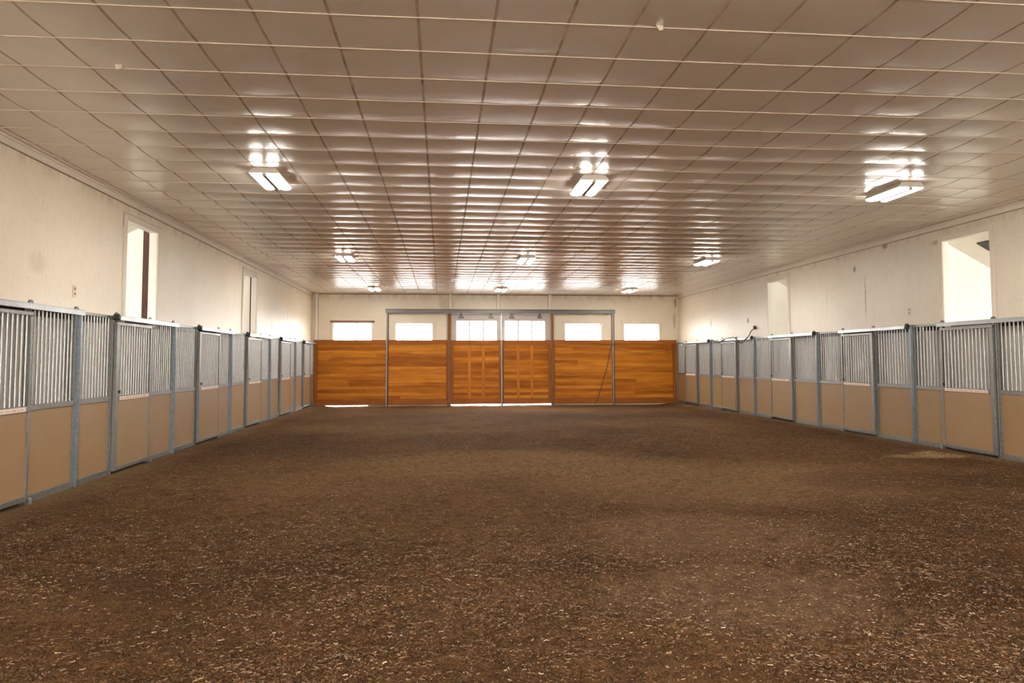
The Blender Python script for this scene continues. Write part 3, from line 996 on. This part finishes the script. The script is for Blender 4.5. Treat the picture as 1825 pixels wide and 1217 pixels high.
# ------------------------------------------------------------------ small things on the walls and ceiling
def outlet(x, y, z, s, label):
    o = thing('wall_outlet', (x, y, z), label, 'outlet', 'wall outlets above the stalls')
    X = lambda d: x - s * d
    MB().box(X(0), X(.012), y - .045, y + .045, z - .085, z + .085, bev=.004).build('cover_plate', 'plastic_cream', o)
    for dz in (-.035, .035):
        MB().box(X(.012), X(.016), y - .02, y + .02, z + dz - .02, z + dz + .02, bev=.004).build('socket', 'slot_shade_brown', o)
outlet(WL, 10.533, 2.668, -1, 'small cream outlet on the left wall above the nearest stalls')
outlet(WR, 14.159, 2.692, 1, 'small cream outlet on the right wall left of the big side opening')

o = thing('junction_box', (WR, 21.58, 2.69), 'small rusty brown box on the right wall above the stalls', 'junction box')
MB().box(WR - .06, WR, 21.53, 21.64, 2.635, 2.745, bev=.008).build('case', 'rust', o)
MB().box(WR - .045, WR - .015, 21.50, 21.53, 2.66, 2.69, bev=.006).build('gland', 'cable_black', o)
def smooth_path(p, n=8):
    out = []
    P_ = [Vector(q) for q in p]
    for i in range(len(P_) - 1):
        a_, b_, c_, d_ = P_[max(i - 1, 0)], P_[i], P_[i + 1], P_[min(i + 2, len(P_) - 1)]
        for k_ in range(n):
            t_ = k_ / n
            out.append(.5 * ((2 * b_) + (c_ - a_) * t_ + (2 * a_ - 5 * b_ + 4 * c_ - d_) * t_ ** 2 + (3 * b_ - a_ - 3 * c_ + d_) * t_ ** 3))
    out.append(P_[-1])
    return out
xc = XR - .125
c = MB().tube(smooth_path([(WR - .03, 21.51, 2.675), (WR - .06, 21.75, 2.60), (WR - .12, 21.78, 2.47), (xc + .02, 21.62, 2.41), (xc, 21.80, 2.33), (xc, 22.12, 2.22), (xc, 22.45, 2.32), (xc, 22.62, 2.405),
                            (XR - .05, 23.2, 2.42), (xc, 23.6, 2.36), (xc, 24.0, 2.30), (xc, 24.5, 2.36), (XR - .05, 24.8, 2.415)]), .014, 8).build('hanging_cable', 'cable_black')
tag(c, 'black cable drooping over the right stall track below the rusty box', 'cable')
yc = YB - .19
c = MB().tube(smooth_path([(6.99, yc + .0, 2.30), (6.84, yc - .01, 2.22), (6.62, yc + .08, 1.2), (6.25, yc + .09, .06), (6.15, yc + .05, -.06)]), .013, 8).build('cord', 'cable_black')
tag(c, 'dark cord hanging from the right track post across the wood panel', 'cord')
c = MB().tube(smooth_path([(7.0, yc + .06, 2.14), (7.5, yc + .095, 2.03), (8.2, yc + .098, 1.97), (8.9, yc + .098, 2.03), (9.5, yc + .095, 2.14)]), .009, 8).build('cord', 'header_brown')
tag(c, 'thin brown cord sagging across the rightmost wood panel', 'cord')

for x, y, lab in ((-2.895, 6.627, 'small torn flap of ceiling facing, upper left of the photo'),
                  (1.717, 5.45, 'small torn flap of ceiling facing at the photo\'s top edge'),
                  (1.806, 9.633, 'small torn flap hanging just in front of the middle front light')):
    m = MB()
    m._add([(x - .03, y, ZC - .004), (x + .03, y + .01, ZC - .004), (x + .022, y - .01, ZC - .05), (x - .012, y - .02, ZC - .06),
            (x - .03, y + .004, ZC - .004), (x + .03, y + .014, ZC - .004), (x + .022, y - .006, ZC - .05), (x - .012, y - .016, ZC - .06)],
           [(0, 1, 2, 3), (7, 6, 5, 4), (0, 4, 5, 1), (1, 5, 6, 2), (2, 6, 7, 3), (3, 7, 4, 0)])
    m.build('torn_flap', 'flap', ce)

# ------------------------------------------------------------------ light
w = bpy.data.worlds.new('sky'); scene.world = w
w.use_nodes = True
nt = w.node_tree
bg = nt.nodes['Background']
bg.inputs[0].default_value = (1.0, .98, .95, 1)
bg.inputs[1].default_value = 46.0

# ------------------------------------------------------------------ camera
F, PX, PYP = 1285.018, 909.292, 568.279
r_ = Vector((0.99553341, -0.09438565, -0.00213816))
u_ = Vector((-0.00323677, -0.05675662, 0.9983828))
f_ = Vector((0.09435437, 0.99391651, 0.05680862))
# right-handed frame: right, up, -forward
cam = bpy.data.cameras.new('camera')
co_ = bpy.data.objects.new('camera', cam); COL.objects.link(co_)
b_ = -f_
up = b_.cross(r_).normalized()
r_ = up.cross(b_).normalized()
co_.matrix_world = Matrix(((r_.x, up.x, b_.x, 0), (r_.y, up.y, b_.y, 0), (r_.z, up.z, b_.z, HC), (0, 0, 0, 1)))
cam.sensor_fit = 'HORIZONTAL'; cam.sensor_width = 36
cam.lens = F * 36 / 1825
cam.shift_x = (912.5 - PX) / 1825
cam.shift_y = (PYP - 608.5) / 1825
cam.clip_end = 300
scene.camera = co_

scene.view_settings.view_transform = 'Standard'
scene.view_settings.look = 'None'
scene.view_settings.gamma = 1
scene.view_settings.use_curve_mapping = False
scene.view_settings.exposure = 0.1
scene.cycles.use_denoising = True
scene.cycles.max_bounces = 10
scene.cycles.diffuse_bounces = 6
scene.cycles.sample_clamp_indirect = 10
